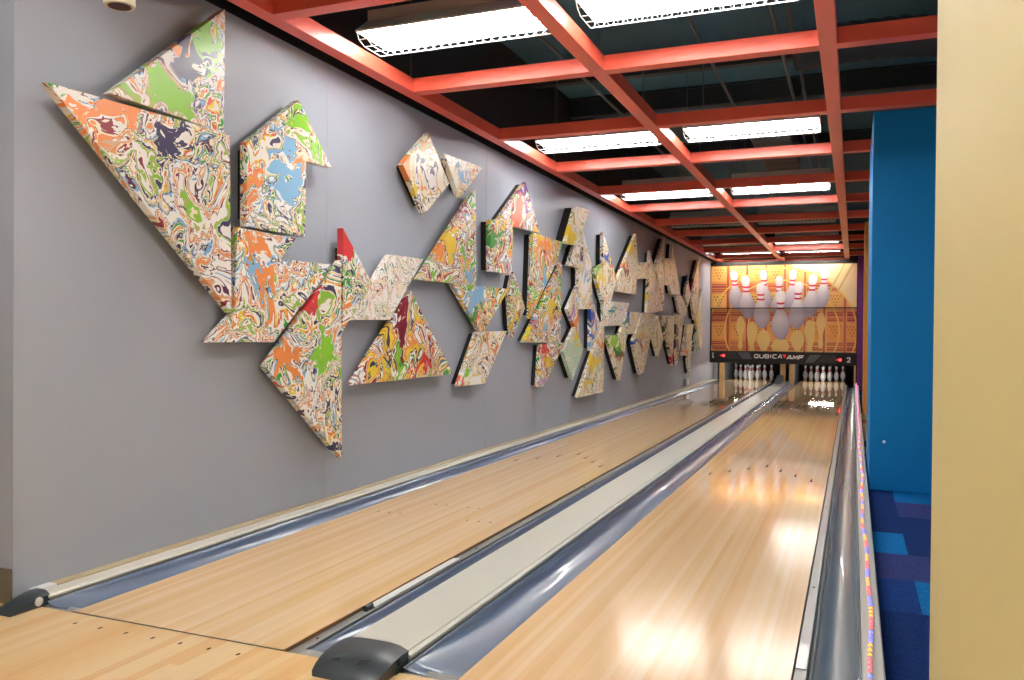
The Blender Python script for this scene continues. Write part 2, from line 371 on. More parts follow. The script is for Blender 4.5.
ACCENTS = {
    0: [(3.524,2.688,0.16,0.16,(142,206,56)),(3.32,2.389,0.14,0.12,(142,206,56)),(3.394,2.642,0.14,0.14,(58,52,92))],
    1: [(2.629,2.202,0.22,0.16,(250,246,238)),(2.904,2.188,0.24,0.13,(242,146,74)),(3.342,2.101,0.12,0.14,(58,52,92))],
    2: [(4.185,2.165,0.09,0.26,(134,190,228)),(4.371,2.512,0.14,0.12,(142,206,56)),(3.929,2.095,0.1,0.12,(242,146,74))],
    3: [(3.945,1.664,0.14,0.12,(242,146,74)),(4.054,1.408,0.16,0.11,(242,146,74)),(3.912,1.447,0.1,0.08,(134,190,228))],
    4: [(4.589,1.042,0.2,0.12,(142,206,56)),(4.235,0.963,0.13,0.1,(242,146,74)),(4.477,1.338,0.14,0.1,(212,58,60))],
    5: [(4.849,1.827,0.14,0.14,(212,58,60)),(4.95,1.589,0.09,0.1,(70,150,66)),(4.903,1.393,0.1,0.07,(242,146,74))],
    7: [(5.909,0.89,0.35,0.05,(212,58,60)),(5.401,0.878,0.3,0.05,(244,212,52)),(5.558,1.176,0.12,0.12,(132,30,52))],
    8: [(5.739,2.39,0.08,0.16,(70,150,66)),(5.677,2.318,0.12,0.12,(242,146,74)),(5.97,2.238,0.1,0.06,(244,212,52))],
    9: [(6.671,2.519,0.16,0.08,(134,190,228)),(6.985,2.646,0.1,0.06,(242,146,74)),(6.49,2.617,0.08,0.05,(54,140,152))],
    10: [(6.276,1.925,0.14,0.1,(242,146,74)),(6.482,1.971,0.1,0.12,(244,212,52)),(6.873,1.687,0.12,0.08,(134,190,228))],
    11: [(6.963,1.474,0.16,0.09,(134,190,228)),(7.495,1.563,0.16,0.05,(242,146,74)),(7.098,1.368,0.1,0.05,(70,150,66))],
    12: [(6.723,0.771,0.14,0.12,(240,112,88)),(7.383,1.106,0.12,0.12,(242,146,74)),(6.932,0.816,0.12,0.08,(142,206,56))],
    13: [(7.41,2.194,0.26,0.14,(70,150,66)),(7.945,2.452,0.18,0.12,(240,112,88)),(8.178,2.693,0.26,0.2,(110,64,130))],
    14: [(7.959,1.738,0.12,0.12,(70,150,66)),(8.044,1.64,0.12,0.12,(212,58,60)),(7.861,1.255,0.1,0.1,(244,212,52))],
    15: [(8.759,2.011,0.22,0.17,(242,146,74)),(8.865,1.717,0.16,0.1,(134,190,228)),(8.564,2.19,0.22,0.06,(244,212,52))],
    16: [(9.134,1.559,0.22,0.1,(244,212,52)),(8.87,1.301,0.2,0.08,(134,190,228)),(8.402,1.144,0.2,0.06,(244,212,52))],
    17: [(9.622,2.397,0.25,0.1,(244,212,52)),(9.473,2.285,0.2,0.06,(170,30,80)),(9.973,2.648,0.1,0.06,(196,222,196))],
    18: [(9.872,2.056,0.25,0.07,(244,212,52)),(10.503,2.108,0.2,0.06,(244,212,52)),(10.112,2.227,0.1,0.05,(58,52,92))],
    19: [(9.923,1.366,0.25,0.1,(242,146,74)),(9.76,1.522,0.2,0.07,(190,150,210)),(10.036,1.656,0.1,0.06,(190,150,210))],
    20: [(9.865,0.945,0.8,0.35,(196,222,196)),(10.019,1.193,0.2,0.06,(244,212,52)),(10.065,1.029,0.12,0.04,(244,212,52))],
    21: [(8.911,1.008,0.22,0.07,(212,58,60)),(9.083,0.867,0.2,0.07,(244,212,52)),(8.756,0.653,0.22,0.08,(190,150,210))],
    22: [(10.604,1.379,0.25,0.22,(46,92,190)),(10.614,1.063,0.3,0.1,(46,92,190)),(10.977,1.359,0.1,0.05,(134,190,228))],
    23: [(10.716,0.716,0.35,0.1,(244,212,52)),(11.135,1.018,0.3,0.1,(242,146,74)),(10.411,0.468,0.25,0.06,(244,212,52))],
    24: [(11.571,2.166,0.3,0.12,(242,146,74)),(11.306,2.312,0.25,0.1,(244,212,52)),(11.16,2.161,0.25,0.07,(46,92,190))],
    25: [(10.861,2.002,0.45,0.22,(142,206,56)),(11.012,1.768,0.2,0.06,(244,212,52)),(11.055,1.934,0.1,0.05,(70,150,66))],
    26: [(11.629,1.542,0.35,0.1,(54,140,152)),(12.186,1.499,0.1,0.05,(190,150,210)),(12.418,1.596,0.1,0.04,(244,212,52))],
    27: [(12.183,2.124,0.35,0.08,(132,30,52)),(12.298,2.193,0.25,0.06,(242,146,74)),(12.901,2.568,0.3,0.14,(244,212,52))],
    29: [(13.938,1.915,0.25,0.1,(244,212,52)),(14.321,1.847,0.2,0.06,(196,222,196)),(14.073,2.261,0.1,0.05,(70,90,50))],
    30: [(11.665,1.012,0.45,0.13,(142,206,56)),(11.999,0.906,0.3,0.08,(70,150,66)),(12.116,0.814,0.2,0.05,(212,58,60))],
    31: [(12.428,1.338,0.4,0.09,(46,92,190)),(12.856,1.469,0.2,0.05,(244,212,52)),(12.372,1.231,0.3,0.05,(54,140,152))],
    32: [(13.392,0.994,0.25,0.1,(212,58,60)),(13.385,1.156,0.2,0.06,(244,212,52)),(13.118,1.06,0.3,0.06,(46,92,190))],
    36: [(15.208,1.248,0.45,0.22,(70,90,50)),(15.581,0.877,0.4,0.14,(70,90,50)),(15.868,0.682,0.3,0.06,(212,58,60))],
    37: [(16.284,1.06,0.3,0.3,(58,52,92)),(16.495,0.822,0.2,0.06,(212,58,60)),(16.774,1.357,0.1,0.05,(244,212,52))],
    39: [(17.427,2.275,0.5,0.12,(46,92,190)),(17.556,1.991,0.2,0.05,(244,212,52)),(17.782,2.065,0.1,0.03,(242,146,74))],
    40: [(18.065,2.335,0.5,0.35,(132,30,52)),(18.211,1.913,0.3,0.08,(70,90,50)),(18.671,2.592,0.1,0.1,(242,146,74))],
    41: [(17.338,0.848,1.1,0.09,(242,146,74)),(17.91,0.796,0.8,0.08,(242,146,74)),(17.216,1.055,0.4,0.1,(54,140,152))],
    44: [(18.632,0.937,2.5,0.5,(186,214,204)),(18.389,0.831,0.6,0.1,(70,90,50)),(18.746,1.158,0.5,0.1,(54,140,152))],
}
# ------------------------------------------------------------------ palette
M_wall = mat('grey_wall_paint', srgb(168, 175, 189), 0.55, var=0.03, vscale=1.5)
M_black = mat('black_paint', srgb(16, 15, 14), 0.6)
M_plenum = mat('dark_plenum_paint', srgb(70, 112, 130), 0.8, var=0.3, vscale=1.2)
M_duct = mat('dark_duct_paint', srgb(44, 50, 52), 0.6)
M_conduit = mat('grey_conduit', srgb(96, 100, 102), 0.5, metal=0.3)
M_beam = mat('coral_beam_paint', srgb(236, 98, 76), 0.3, var=0.04, vscale=3)
M_white = mat('white_enamel', srgb(232, 232, 230), 0.35)
M_house = mat('grey_enamel', srgb(176, 174, 168), 0.4)
M_wire = mat('white_wire', srgb(225, 225, 222), 0.4)
M_tube = emit('lit_fluorescent_tube', (1.0, 0.985, 0.95, 1), 36.0)
M_tubeoff = mat('unlit_fluorescent_tube', srgb(190, 190, 186), 0.3)
M_lane = wood('lane_maple', [srgb(228, 186, 134), srgb(233, 196, 147), srgb(237, 204, 158), srgb(240, 212, 170)], 0.0267, 0.16, length=9.0, spec=0.4, far=0.035)
M_deck = wood('pin_deck_maple', [srgb(214, 165, 108), srgb(235, 200, 150)], 0.0267, 0.1)
M_appr = wood('approach_maple', [srgb(228, 178, 114), srgb(235, 192, 132), srgb(239, 204, 152), srgb(241, 212, 168)], 0.0445, 0.3, length=9.0)
M_edge = mat('lane_edge_wood', srgb(138, 100, 58), 0.4)
M_mark = mat('lane_marks', srgb(62, 42, 32), 0.8, spec=0.05)
M_line = mat('foul_line_black', srgb(40, 34, 30), 0.4)
M_gut = mat('gutter_plastic', srgb(112, 126, 150), 0.24, var=0.06, vscale=2.0, coat=0.2)
M_gutd = mat('gutter_grey_plastic', srgb(112, 124, 134), 0.26, var=0.08, vscale=2.0, coat=0.2)
M_rail = mat('grey_rail', srgb(150, 150, 150), 0.3, metal=0.3)
M_cap = mat('capping_offwhite', srgb(218, 218, 208), 0.3, var=0.02, vscale=6)
M_capw = mat('capping_white', srgb(228, 224, 212), 0.35)
M_beige = mat('beige_strip', srgb(190, 172, 136), 0.5)
M_hood = mat('black_hood_plastic', srgb(54, 62, 68), 0.32, var=0.15, vscale=12)
M_hoodmark = mat('hood_worn_marks', srgb(14, 15, 17), 0.5)
M_chrome = mat('silver_screw', srgb(215, 215, 215), 0.25, metal=0.5)
M_yellow = mat('yellow_wall_paint', srgb(212, 199, 140), 0.6, var=0.02, vscale=2)
M_blue = mat('blue_wall_paint', srgb(0, 122, 190), 0.55, spec=0.25)
M_orange = mat('orange_wall_paint', srgb(240, 160, 60), 0.5)
M_purple = mat('purple_wall_paint', srgb(128, 52, 140), 0.5)
M_base = mat('brown_baseboard', srgb(104, 96, 82), 0.5)
M_tan = mat('tan_kickback', srgb(214, 176, 120), 0.4, var=0.08, vscale=5)
M_grayblue = mat('grey_kickback_liner', srgb(88, 98, 112), 0.5)
M_pinw = mat('pin_white', srgb(240, 238, 238), 0.2)
M_pinr = mat('pin_red', srgb(206, 30, 52), 0.25)
M_cream = mat('cream_can', srgb(226, 214, 186), 0.4)

W = srgb
def pal(*a): return [(srgb(*c), w) for c, w in a]
white = (255, 252, 246); cream = (250, 240, 214); navy = (62, 56, 92); plum = (92, 40, 66); maroon = (140, 34, 52)
orange = (240, 150, 84); coral = (228, 110, 84); yellow = (240, 214, 62); lime = (142, 204, 56); green = (70, 160, 66)
sky = (140, 190, 226); teal = (64, 138, 150); olive = (190, 186, 110); pink = (226, 150, 172); tan_ = (222, 184, 150)
PAL_NEAR = pal((white, 3), (plum, .8), (white, 1), (tan_, .8), (orange, 1.2), (cream, 1.4), (maroon, .8), (white, 2.6), (olive, .8), (lime, 1.5), (cream, .8), (navy, 1.7), (white, 2.2), (yellow, .9), (coral, .9), (white, 1.4), (green, 1.2), (cream, 1), (plum, 1), (sky, 1.3))
PAL_MID = pal((white, 2), (maroon, 1), (cream, .8), (orange, 1.2), (yellow, 1.5), (navy, 1), (white, 1.6), (green, 1), (lime, 1.0), (white, 1.2), (plum, 1.2), (coral, 1.3), (cream, 1), (yellow, .9), (teal, .8), (white, 1.6), (maroon, .9), (pink, .7), (olive, .8), (sky, .9))
PAL_PALE = pal((white, 3), (pink, .6), (cream, 2), (maroon, .5), (white, 2), (teal, .6), (olive, .7), (cream, 2), (navy, .5), (white, 3), (green, .5), (tan_, 1), (white, 2))
PAL_FAR = pal((white, 3), (yellow, .9), (cream, 2), (plum, .6), (white, 2), (olive, 1.0), (orange, .8), (cream, 2), (navy, .7), (white, 2), (green, .7), (coral, .6), (cream, 1.5), (sky, .6), (white, 1.2))
PAL_CREAM = pal((cream, 3), (olive, 1.2), (white, 2), (tan_, 1.3), (cream, 2), (plum, .4), (white, 1.5), (yellow, .7), (cream, 2), (green, .35), (pink, .4))
M_marble = {'near': marble('marbled_paint_bold', PAL_NEAR, 1.5, 2.5), 'mid': marble('marbled_paint_bright', PAL_MID, 1.3, 2.5),
            'pale': marble('marbled_paint_washed', PAL_PALE, 2.0, 3.4), 'far': marble('marbled_paint_cream_bright', PAL_FAR, 1.0, 2.8),
            'cream': marble('marbled_paint_cream', PAL_CREAM, 0.9, 2.8)}

# ------------------------------------------------------------------ camera
H = 1.18
cr = Vector((0.92582657, 0.37785498, 0.00841283)); cu_ = Vector((-0.01119364, 0.00516384, 0.99992402)); cf = Vector((-0.37778283, 0.92585039, -0.00901039))
cam = bpy.data.cameras.new('camera'); co = bpy.data.objects.new('camera', cam); COL.objects.link(co)
mw = Matrix((cr, cu_, -cf)).transposed().to_4x4(); mw.translation = (0, 0, H)
co.matrix_world = mw
cam.sensor_width = 36.0; cam.lens = 837.637 / 1024 * 36; cam.clip_start = 0.02; cam.clip_end = 200
S.camera = co

# ------------------------------------------------------------------ setting
ZK = -0.07; XW = -3.32; YE = 2.506; YF = 2.53; YM = 21.2; ZB = 2.985; ZC = 4.1
mb = MB()
seams = [4.79, 7.45, 8.75, 10.1, 11.3, 13.7, 16.2, 18.6]
ys = [YE] + seams + [24.6]
prof = []
for i, y in enumerate(ys):
    if 0 < i < len(ys) - 1: prof += [(XW, y - 0.004), (XW - 0.003, y), (XW, y + 0.004)]
    else: prof.append((XW, y))
prof = [(XW - 1.6, 24.6), (XW - 1.6, YE)] + prof
mb.prism(prof, 2, -0.15, 2.99, 0)
mb.box(XW - 1.6, XW + 0.004, YE, 24.6, 2.99, ZC, 1)
struct('wall_left', mb, [M_wall, M_black])
mb = MB(); mb.box(XW - 1.6, XW + 0.001, YE - 0.014, YE - 0.001, 0.0, 0.15)
struct('baseboard_left', mb, M_base, bevel=0.004)
mb = MB(); mb.box(XW - 1.6, 6.0, 24.6, 24.8, -0.15, ZC); struct('wall_back', mb, M_black)
mb = MB(); mb.box(0.22, 1.6, -1.6, 2.79, ZK, 3.6); struct('wall_right', mb, M_yellow, bevel=0.004)
mb = MB(); mb.box(0.126, 3.6, 7.36, 9.0, ZK, 2.982); struct('wall_blue', mb, M_blue, bevel=0.01)
mb = MB(); mb.box(0.143, 3.6, 14.4, 15.4, ZK, 2.982); struct('wall_orange', mb, M_orange, bevel=0.01)
mb = MB(); mb.box(0.078, 3.6, 20.6, 21.6, ZK, 2.982); struct('wall_purple', mb, M_purple, bevel=0.01)
mb = MB(); mb.box(3.6, 3.8, 7.36, 24.6, ZK, ZC); struct('wall_far_right', mb, M_black)
mb = MB(); mb.box(XW - 1.6, 6.0, -6.0, 24.8, ZC, ZC + 0.15); struct('ceiling', mb, M_plenum)
mb = MB(); mb.box(-4.95, 6.0, -6.2, -6.0, -0.1, ZC); struct('wall_rear_unseen', mb, M_wall)  # unseen wall added to hold back ambient light from behind the camera
mb = MB(); mb.box(-5.1, -4.93, -6.0, 2.5, -0.1, ZC); struct('wall_approach_left_unseen', mb, M_wall)  # unseen wall added to block ambient light from the left
# slab under lanes
mb = MB(); mb.box(XW - 1.6, 0.112, 2.3, 24.6, -0.3, -0.15); struct('floor', mb, M_black)

# carpet tiles
tile_cols = [srgb(18, 46, 104), srgb(22, 58, 126), srgb(10, 110, 178), srgb(52, 60, 118), srgb(196, 176, 120), srgb(70, 120, 72), srgb(206, 120, 60)]
M_tiles = [mat('carpet_tile_%d' % i, c, 0.95, spec=0.1, var=0.85, vscale=75, bump=0.8) for i, c in enumerate(tile_cols)]
mb = MB()
xb = [0.112, 0.2998, 0.848, 1.396, 1.944, 2.492, 3.04, 3.6]
yb = [1.43 + 0.548 * i for i in range(45)]
yb = [y for y in yb if y < 24.5] + [24.6]
rnd = random.Random(3)
for i in range(len(xb) - 1):
    for j in range(len(yb) - 1):
        x0, x1, y0, y1 = xb[i], xb[i + 1], yb[j], yb[j + 1]
        k = rnd.choice([0, 0, 0, 1, 1, 3, 2])
        ym = (y0 + y1) / 2
        fixed = {(0, 7): 2, (0, 6): 3, (0, 8): 0, (0, 9): 0, (0, 5): 1, (0, 4): 0, (0, 3): 0, (0, 10): 0, (1, 5): 2, (1, 6): 3, (1, 7): 0, (1, 8): 0, (1, 4): 0, (1, 3): 0, (1, 9): 3, (1, 10): 2}
        k = fixed.get((i, j), k)
        if i == 0 and 9.2 < ym < 14.4:
            k = [5, 4, 5, 4, 4, 4, 4, 6, 4, 4][int((ym - 9.2) / 0.548)]
        mb.add([(x0, y0, ZK), (x1, y0, ZK), (x1, y1, ZK), (x0, y1, ZK)], [(0, 1, 2, 3)], k)
struct('floor_carpet', mb, M_tiles, fix=False)

# approach
mb = MB()
mb.box(XW - 1.6, 1.6, -6.0, YF - 0.03, -0.1, 0.0, 0)
mb.box(-1.44, 0.112, YF - 0.03, YF, -0.1, 0.0, 0)
mb.box(-3.2, -1.69, YF - 0.03, YF, -0.1, 0.0, 0)
for x in [-2.876 + 0.1357 * i for i in range(7)] + [-1.10 + 0.13 * i for i in range(7)]:
    n = 10; yy = 2.44
    mb.add([(x + 0.006 * cos(2 * pi * k / n), yy + 0.012 * sin(2 * pi * k / n), 0.0006) for k in range(n)], [tuple(range(n))], 1)
struct('floor_approach', mb, [M_appr, M_mark], fix=False)

# ------------------------------------------------------------------ lanes
def lane(x0, x1, label):
    t = thing('bowling_lane', label, 'bowling lane', ((x0 + x1) / 2, YF, 0), 'bowling lanes')
    mb = MB()
    mb.box(x0, x1, YF + 0.012, 22.1, -0.03, 0.0, 0)
    c = (x0 + x1) / 2; w = x1 - x0
    for i in range(7):
        k = abs(i - 3)
        x = c + (i - 3) * 0.1345; y = 7.85 - 0.21 * k
        mb.add([(x - 0.012, y - 0.1, 0.0006), (x + 0.012, y - 0.1, 0.0006), (x, y + 0.09, 0.0006)], [(0, 1, 2)], 1)
    for dx in (-0.4, -0.32, -0.24, -0.16, -0.08, 0.08, 0.16, 0.24, 0.32, 0.4):
        if x1 > -1: continue
        x = c + dx; y = 4.75 + (0.0 if abs(dx) > 0.2 else 0.35)
        n = 8
        mb.add([(x + 0.006 * cos(2 * pi * k / n), y + 0.016 * sin(2 * pi * k / n), 0.0006) for k in range(n)], [tuple(range(n))], 1)
    mb.box(x0 + 0.002, x1 - 0.002, YF + 0.012, 22.1, -0.1, -0.03, 2)
    mb.box(x1, x1 + 0.0015, YF + 0.012, 22.1, -0.03, -0.002, 2)
    mb.build('lane_surface', [M_lane, M_mark, M_edge], t, fix=False)
    mb = MB(); mb.box(x0, x1, YF, YF + 0.012, -0.03, -0.001); mb.build('foul_line', M_line, t)
    mb = MB(); mb.box(x0 - 0.01, x1 + 0.01, 22.1, 23.6, -0.03, 0.004); tag(mb.build('pin_deck', M_deck, t), 'paler wooden pin deck')
    return t
LA, LB, RA, RB = -3.005, -1.940, -1.231, -0.187
DC, DD = -1.7245, -1.438
CF, HL, HR = -3.17, 0.039, 0.111
lane(LA, LB, 'maple bowling lane running along the grey wall under the marbled panels, number 1')
lane(RA, RB, 'maple bowling lane on the right between the off-white divider and the rope light, number 2')

def gutter(x0, x1, zl, zr, label, m, y1=21.66):
    """half-round trough, shallow at the foul line"""
    secs = []
    c, h = (x0 + x1) / 2, (x1 - x0) / 2
    for y, d in [(YF + 0.02, 0.012), (YF + 0.12, 0.016), (YF + 0.3, 0.04), (YF + 0.5, 0.062), (YF + 0.75, 0.072)] + [(4 + 2 * i, 0.075) for i in range(9)] + [(y1, 0.075)]:
        row = []
        for k in range(15):
            a = pi * k / 14
            base = zl + (zr - zl) * k / 14
            row.append((c - h * cos(a), y, base - d * sin(a) ** 0.75))
        secs.append(row)
    t = thing('gutter', label, 'gutter', (c, YF, 0), 'lane gutters')
    mb = MB(); mb.loft(secs); 
    o = mb.build('trough', m, t, smooth=True)
    sd = o.modifiers.new('thickness', 'SOLIDIFY'); sd.thickness = 0.006; sd.offset = 0
    mb = MB(); mb.box(x0 + 0.002, x1 - 0.002, YF + 0.001, YF + 0.06, -0.05, -0.0035)
    mb.build('end_plate', M_rail, t, bevel=0.002)
    for x in (x0 + 0.035, x1 - 0.03):
        mb = MB(); mb.lathe([(0.007, -0.004), (0.007, 0.0), (0.004, 0.0015)], x, YF + 0.03, -0.0035, 10)
        mb.build('screw', M_chrome, t)
    for y in (6.9, 11.3, 15.7, 20.1):
        mb = MB(); row = []
        for k in range(15):
            a = pi * k / 14
            row.append((c - (h - 0.004) * cos(a), 0, zl + (zr - zl) * k / 14 - 0.071 * sin(a) ** 0.75))
        mb.loft([[(p[0], y, p[2]) for p in row], [(p[0], y + 0.02, p[2]) for p in row]])
        mb.build('joint_strip', M_gutd, t, smooth=True)
    return t
gutter(-3.167, LA - 0.003, 0.020, -0.004, 'slate blue gutter between the grey wall capping and lane 1', M_gut)
gutter(LB + 0.06, DC - 0.003, -0.020, 0.0, 'slate blue gutter between lane 1 and the left edge of the off-white divider', M_gut)
gutter(DD + 0.002, RA - 0.003, 0.014, -0.004, 'slate grey gutter between the right edge of the off-white divider and lane 2', M_gut)
gutter(RB + 0.06, HL - 0.002, -0.020, 0.01, 'grey gutter between lane 2 and the rope light capping', M_gutd)

def rail(x0, label, latch):
    t = thing('bumper_rail', label, 'bumper rail', (x0 + 0.03, YF, -0.03), 'bumper rails')
    mb = MB(); mb.box(x0 + 0.004, x0 + 0.048, YF + 0.03, 21.66, -0.05, -0.014); mb.build('rail', M_rail, t, bevel=0.003)
    mb = MB(); mb.box(x0 + 0.049, x0 + 0.057, YF + 0.06, 21.66, -0.08, -0.024); tag(mb.build('groove_shade', M_black, t), 'black strip standing in for the shaded gap')  # black strip set in the groove as the shade of its gap
    for y in (2.72, 4.2, 6.2, 9.0):
        mb = MB(); mb.lathe([(0.006, 0), (0.006, 0.002), (0.003, 0.003)], x0 + 0.025, y, -0.014, 8)
        mb.build('screw', M_black, t)
    if latch:
        mb = MB(); mb.tube([(x0 + 0.026, 3.06, -0.002), (x0 + 0.026, 3.11, -0.002)], 0.014, 12)
        mb.build('latch', M_hood, t)
        mb = MB(); mb.box(x0 + 0.006, x0 + 0.046, 3.11, 3.95, -0.014, -0.004); tag(mb.build('cover_strip', M_white, t, bevel=0.003), 'pale cover strip')
    else:
        mb = MB(); mb.box(x0 + 0.008, x0 + 0.044, 3.15, 3.4, -0.014, -0.010); mb.build('wear_plate', M_chrome, t)
rail(LB, 'grey metal bumper rail along the right edge of lane 1 with a black latch', True)
rail(RB, 'grey metal bumper rail along the right edge of lane 2 beside the dark gutter', False)

# divider between the lanes
t = thing('ball_return_capping', 'long off-white divider capping between the two lanes with a black hood at its near end', 'lane divider', ((DC + DD) / 2, YF, 0))
mb = MB(); ZT = 0.04
mb.prism([(DC + 0.012, -0.1), (DC + 0.012, ZT - 0.016), (DC, ZT - 0.016), (DC, ZT - 0.006), (DC + 0.006, ZT), (DD - 0.024, ZT), (DD - 0.022, ZT - 0.005), (DD - 0.002, ZT - 0.006), (DD, ZT - 0.009), (DD, ZT - 0.018), (DD - 0.016, ZT - 0.018), (DD - 0.016, -0.1)], 1, 2.602, 19.2)
mb.build('capping', M_cap, t)
mb = MB(); mb.prism([(DC + 0.012, -0.1), (DC + 0.012, ZT - 0.02), (DC, ZT - 0.02), (DC, ZT - 0.012), (DD, ZT - 0.012), (DD, ZT - 0.02), (DD - 0.016, ZT - 0.02), (DD - 0.016, -0.1)], 1, 19.2, 21.66); tag(mb.build('end_capping', M_rail, t), 'worn grey far end of the capping')
# hood: rounded nose
secs = []
x0, x1 = DC + 0.004, DD - 0.008
HP = [(2.385, 0.003, 0.02), (2.40, 0.018, 0.008), (2.43, 0.040, 0.003), (2.465, 0.056, 0.0), (2.505, 0.067, 0.0), (2.55, 0.072, 0.0), (2.60, 0.071, 0.0)]
for y, z, wx in HP:
    row = [(x0 + wx, y, 0.0)]
    for k in range(9):
        u = k / 8
        xx = x0 + wx + (x1 - x0 - 2 * wx) * u
        e = abs(2 * u - 1)
        row.append((xx, y, max(0.001, z * (1 - 0.28 * e ** 4))))
    row.append((x1 - wx, y, 0.0))
    secs.append(row)
mb = MB(); mb.loft(secs)
n = len(secs[0]); mb.f.append([(len(secs) - 1) * n + k for k in range(n)]); mb.m.append(0); mb.f.append(list(range(n))[::-1]); mb.m.append(0)
ho = tag(mb.build('hood', M_hood, t, smooth=True), 'black plastic hood with worn marks')
# worn dark strokes embossed on the hood top
def hz(y):
    for (p, za, _), (q, zb, _) in zip(HP, HP[1:]):
        if p <= y <= q: return za + (zb - za) * (y - p) / (q - p)
    return 0.07
for (xa, ya), (xb_, yb_) in [((-1.655, 2.435), (-1.638, 2.45)), ((-1.638, 2.45), (-1.625, 2.435)), ((-1.652, 2.444), (-1.63, 2.442)), ((-1.55, 2.45), (-1.515, 2.46)), ((-1.55, 2.438), (-1.52, 2.447)), ((-1.55, 2.45), (-1.553, 2.43)), ((-1.497, 2.44), (-1.492, 2.446))]:
    d = Vector((xb_ - xa, yb_ - ya, 0)); nn = Vector((-d.y, d.x, 0)).normalized() * 0.0028
    mb = MB(); mb.quad(*[(p[0] + s * nn.x, p[1] + s * nn.y, hz(p[1] + s * nn.y) + 0.0012) for p, s in (((xa, ya), -1), ((xb_, yb_), -1), ((xb_, yb_), 1), ((xa, ya), 1))])
    mb.build('embossed_mark', M_hoodmark, ho)
mb = MB(); mb.lathe([(0.012, -0.002), (0.012, 0.003), (0.008, 0.005)], 0, 0, 0, 12)
for i, v in enumerate(mb.v): mb.v[i] = (x1 - 0.001 + v[2], 2.53 + v[0], 0.035 + v[1])
mb.build('screw', M_black, ho)
mb = MB(); mb.prism([(20.2, ZT), (21.3, ZT), (21.3, 0.20), (21.1, 0.20)], 0, DC + 0.02, DC + 0.16); tag(mb.build('ball_guard', M_hood, t, bevel=0.01), 'black wedge guard at the far end')

# wall-side capping
t = thing('wall_capping', 'narrow white capping with a beige back strip along the foot of the grey wall', 'capping', ((XW + CF) / 2, YF, 0))
mb = MB(); mb.prism([(XW + 0.058, -0.1), (XW + 0.058, 0.036), (XW + 0.064, 0.042), (CF - 0.008, 0.042), (CF, 0.036), (CF, 0.028), (-3.192, 0.028), (-3.192, -0.1)], 1, 2.56, 21.66); mb.build('capping', M_capw, t)
mb = MB(); mb.box(XW + 0.001, XW + 0.057, 2.68, 21.66, -0.05, 0.047); tag(mb.build('back_strip', M_beige, t, bevel=0.004), 'beige strip against the wall')
mb = MB(); mb.box(XW + 0.002, XW + 0.057, 2.57, 2.68, -0.05, 0.050); tag(mb.build('strip_end', M_white, t, bevel=0.008), 'white end piece of the strip')
secs = []
x0, x1 = XW + 0.035, CF - 0.005
for y, z in [(2.385, 0.004), (2.40, 0.014), (2.44, 0.034), (2.49, 0.05), (2.535, 0.060), (2.568, 0.060)]:
    row = [(x0, y, 0)] + [(x0 + (x1 - x0) * k / 6, y, z * (1 - 0.3 * abs(2 * k / 6 - 1) ** 4)) for k in range(7)] + [(x1, y, 0)]
    secs.append(row)
mb = MB(); mb.loft(secs); n = len(secs[0]); mb.f.append([(len(secs) - 1) * n + k for k in range(n)]); mb.m.append(0); mb.f.append(list(range(n))[::-1]); mb.m.append(0)
ho = tag(mb.build('hood', M_hood, t, smooth=True), 'black rounded end hood')
mb = MB(); mb.lathe([(0.019, -0.002), (0.019, 0.003), (0.015, 0.005)], 0, 0, 0, 16)
for i, v in enumerate(mb.v): mb.v[i] = (x1 + v[2], 2.515 + v[0], 0.026 + v[1])
tag(mb.build('bolt_cover', M_white, ho), 'white round bolt cover')

# right capping and rope light
t = thing('side_capping', 'pale grey capping along the right gutter of lane 2 beside the blue carpet', 'capping', ((HL + HR) / 2, YF, 0))
mb = MB(); mb.prism([(HL + 0.012, -0.1), (HL + 0.012, 0.028), (HL, 0.028), (HL, 0.036), (HL + 0.005, 0.041), (HR - 0.005, 0.041), (HR, 0.036), (HR, -0.1)], 1, 2.5, 21.5); mb.build('capping', M_cap, t)
mb = MB(); mb.box(HL + 0.012, HR + 0.0, 21.5, 21.66, -0.1, 0.05); tag(mb.build('end_block', M_black, t, bevel=0.01), 'black end block')
t = thing('rope_light', 'rope light of tiny red, amber and blue bulbs lying along the pale side capping', 'rope light', ((HL + HR) / 2, YF, 0.041))
bulbm = [emit('bulb_red', srgb(235, 80, 92), 1.3), emit('bulb_amber', srgb(235, 160, 50), 1.3), emit('bulb_blue', srgb(96, 110, 235), 1.5)]
def rx(y): return (HL + HR) / 2 - 0.006 + 0.006 * sin(y * 1.9) + 0.004 * sin(y * 5.3 + 1)
pts = [(rx(2.52 + 0.15 * i), 2.52 + 0.15 * i, 0.050) for i in range(126)]
M_rope = mat('clear_rope_plastic', srgb(226, 200, 204), 0.2)
mb = MB(); mb.tube(pts, 0.0075, 8); mb.build('clear_tube', M_rope, t, smooth=True)
def bulb(mb, y, mi):
    x = rx(y); prof = [(0.002, -0.009), (0.0065, -0.006), (0.0085, 0.0), (0.0065, 0.006), (0.002, 0.009)]
    o = MB(); o.lathe(prof, 0, 0, 0, 8)
    mb.add([(x + p[0], y + p[1] * 1.15, 0.053 + p[2]) for p in o.v], o.f, mi)
y = 2.6; i = 0; rest = MB()
while y < 21.3:
    mi = (i // 3) % 3
    mi = [0, 1, 2][mi] 
    if i < 100:
        b = MB(); bulb(b, y, 0); b.build('bulb', bulbm[mi], t, smooth=True)
    else: bulb(rest, y, mi)
    y += 0.050; i += 1
tag(rest.build('bulbs', bulbm, t, smooth=True), kind='stuff')
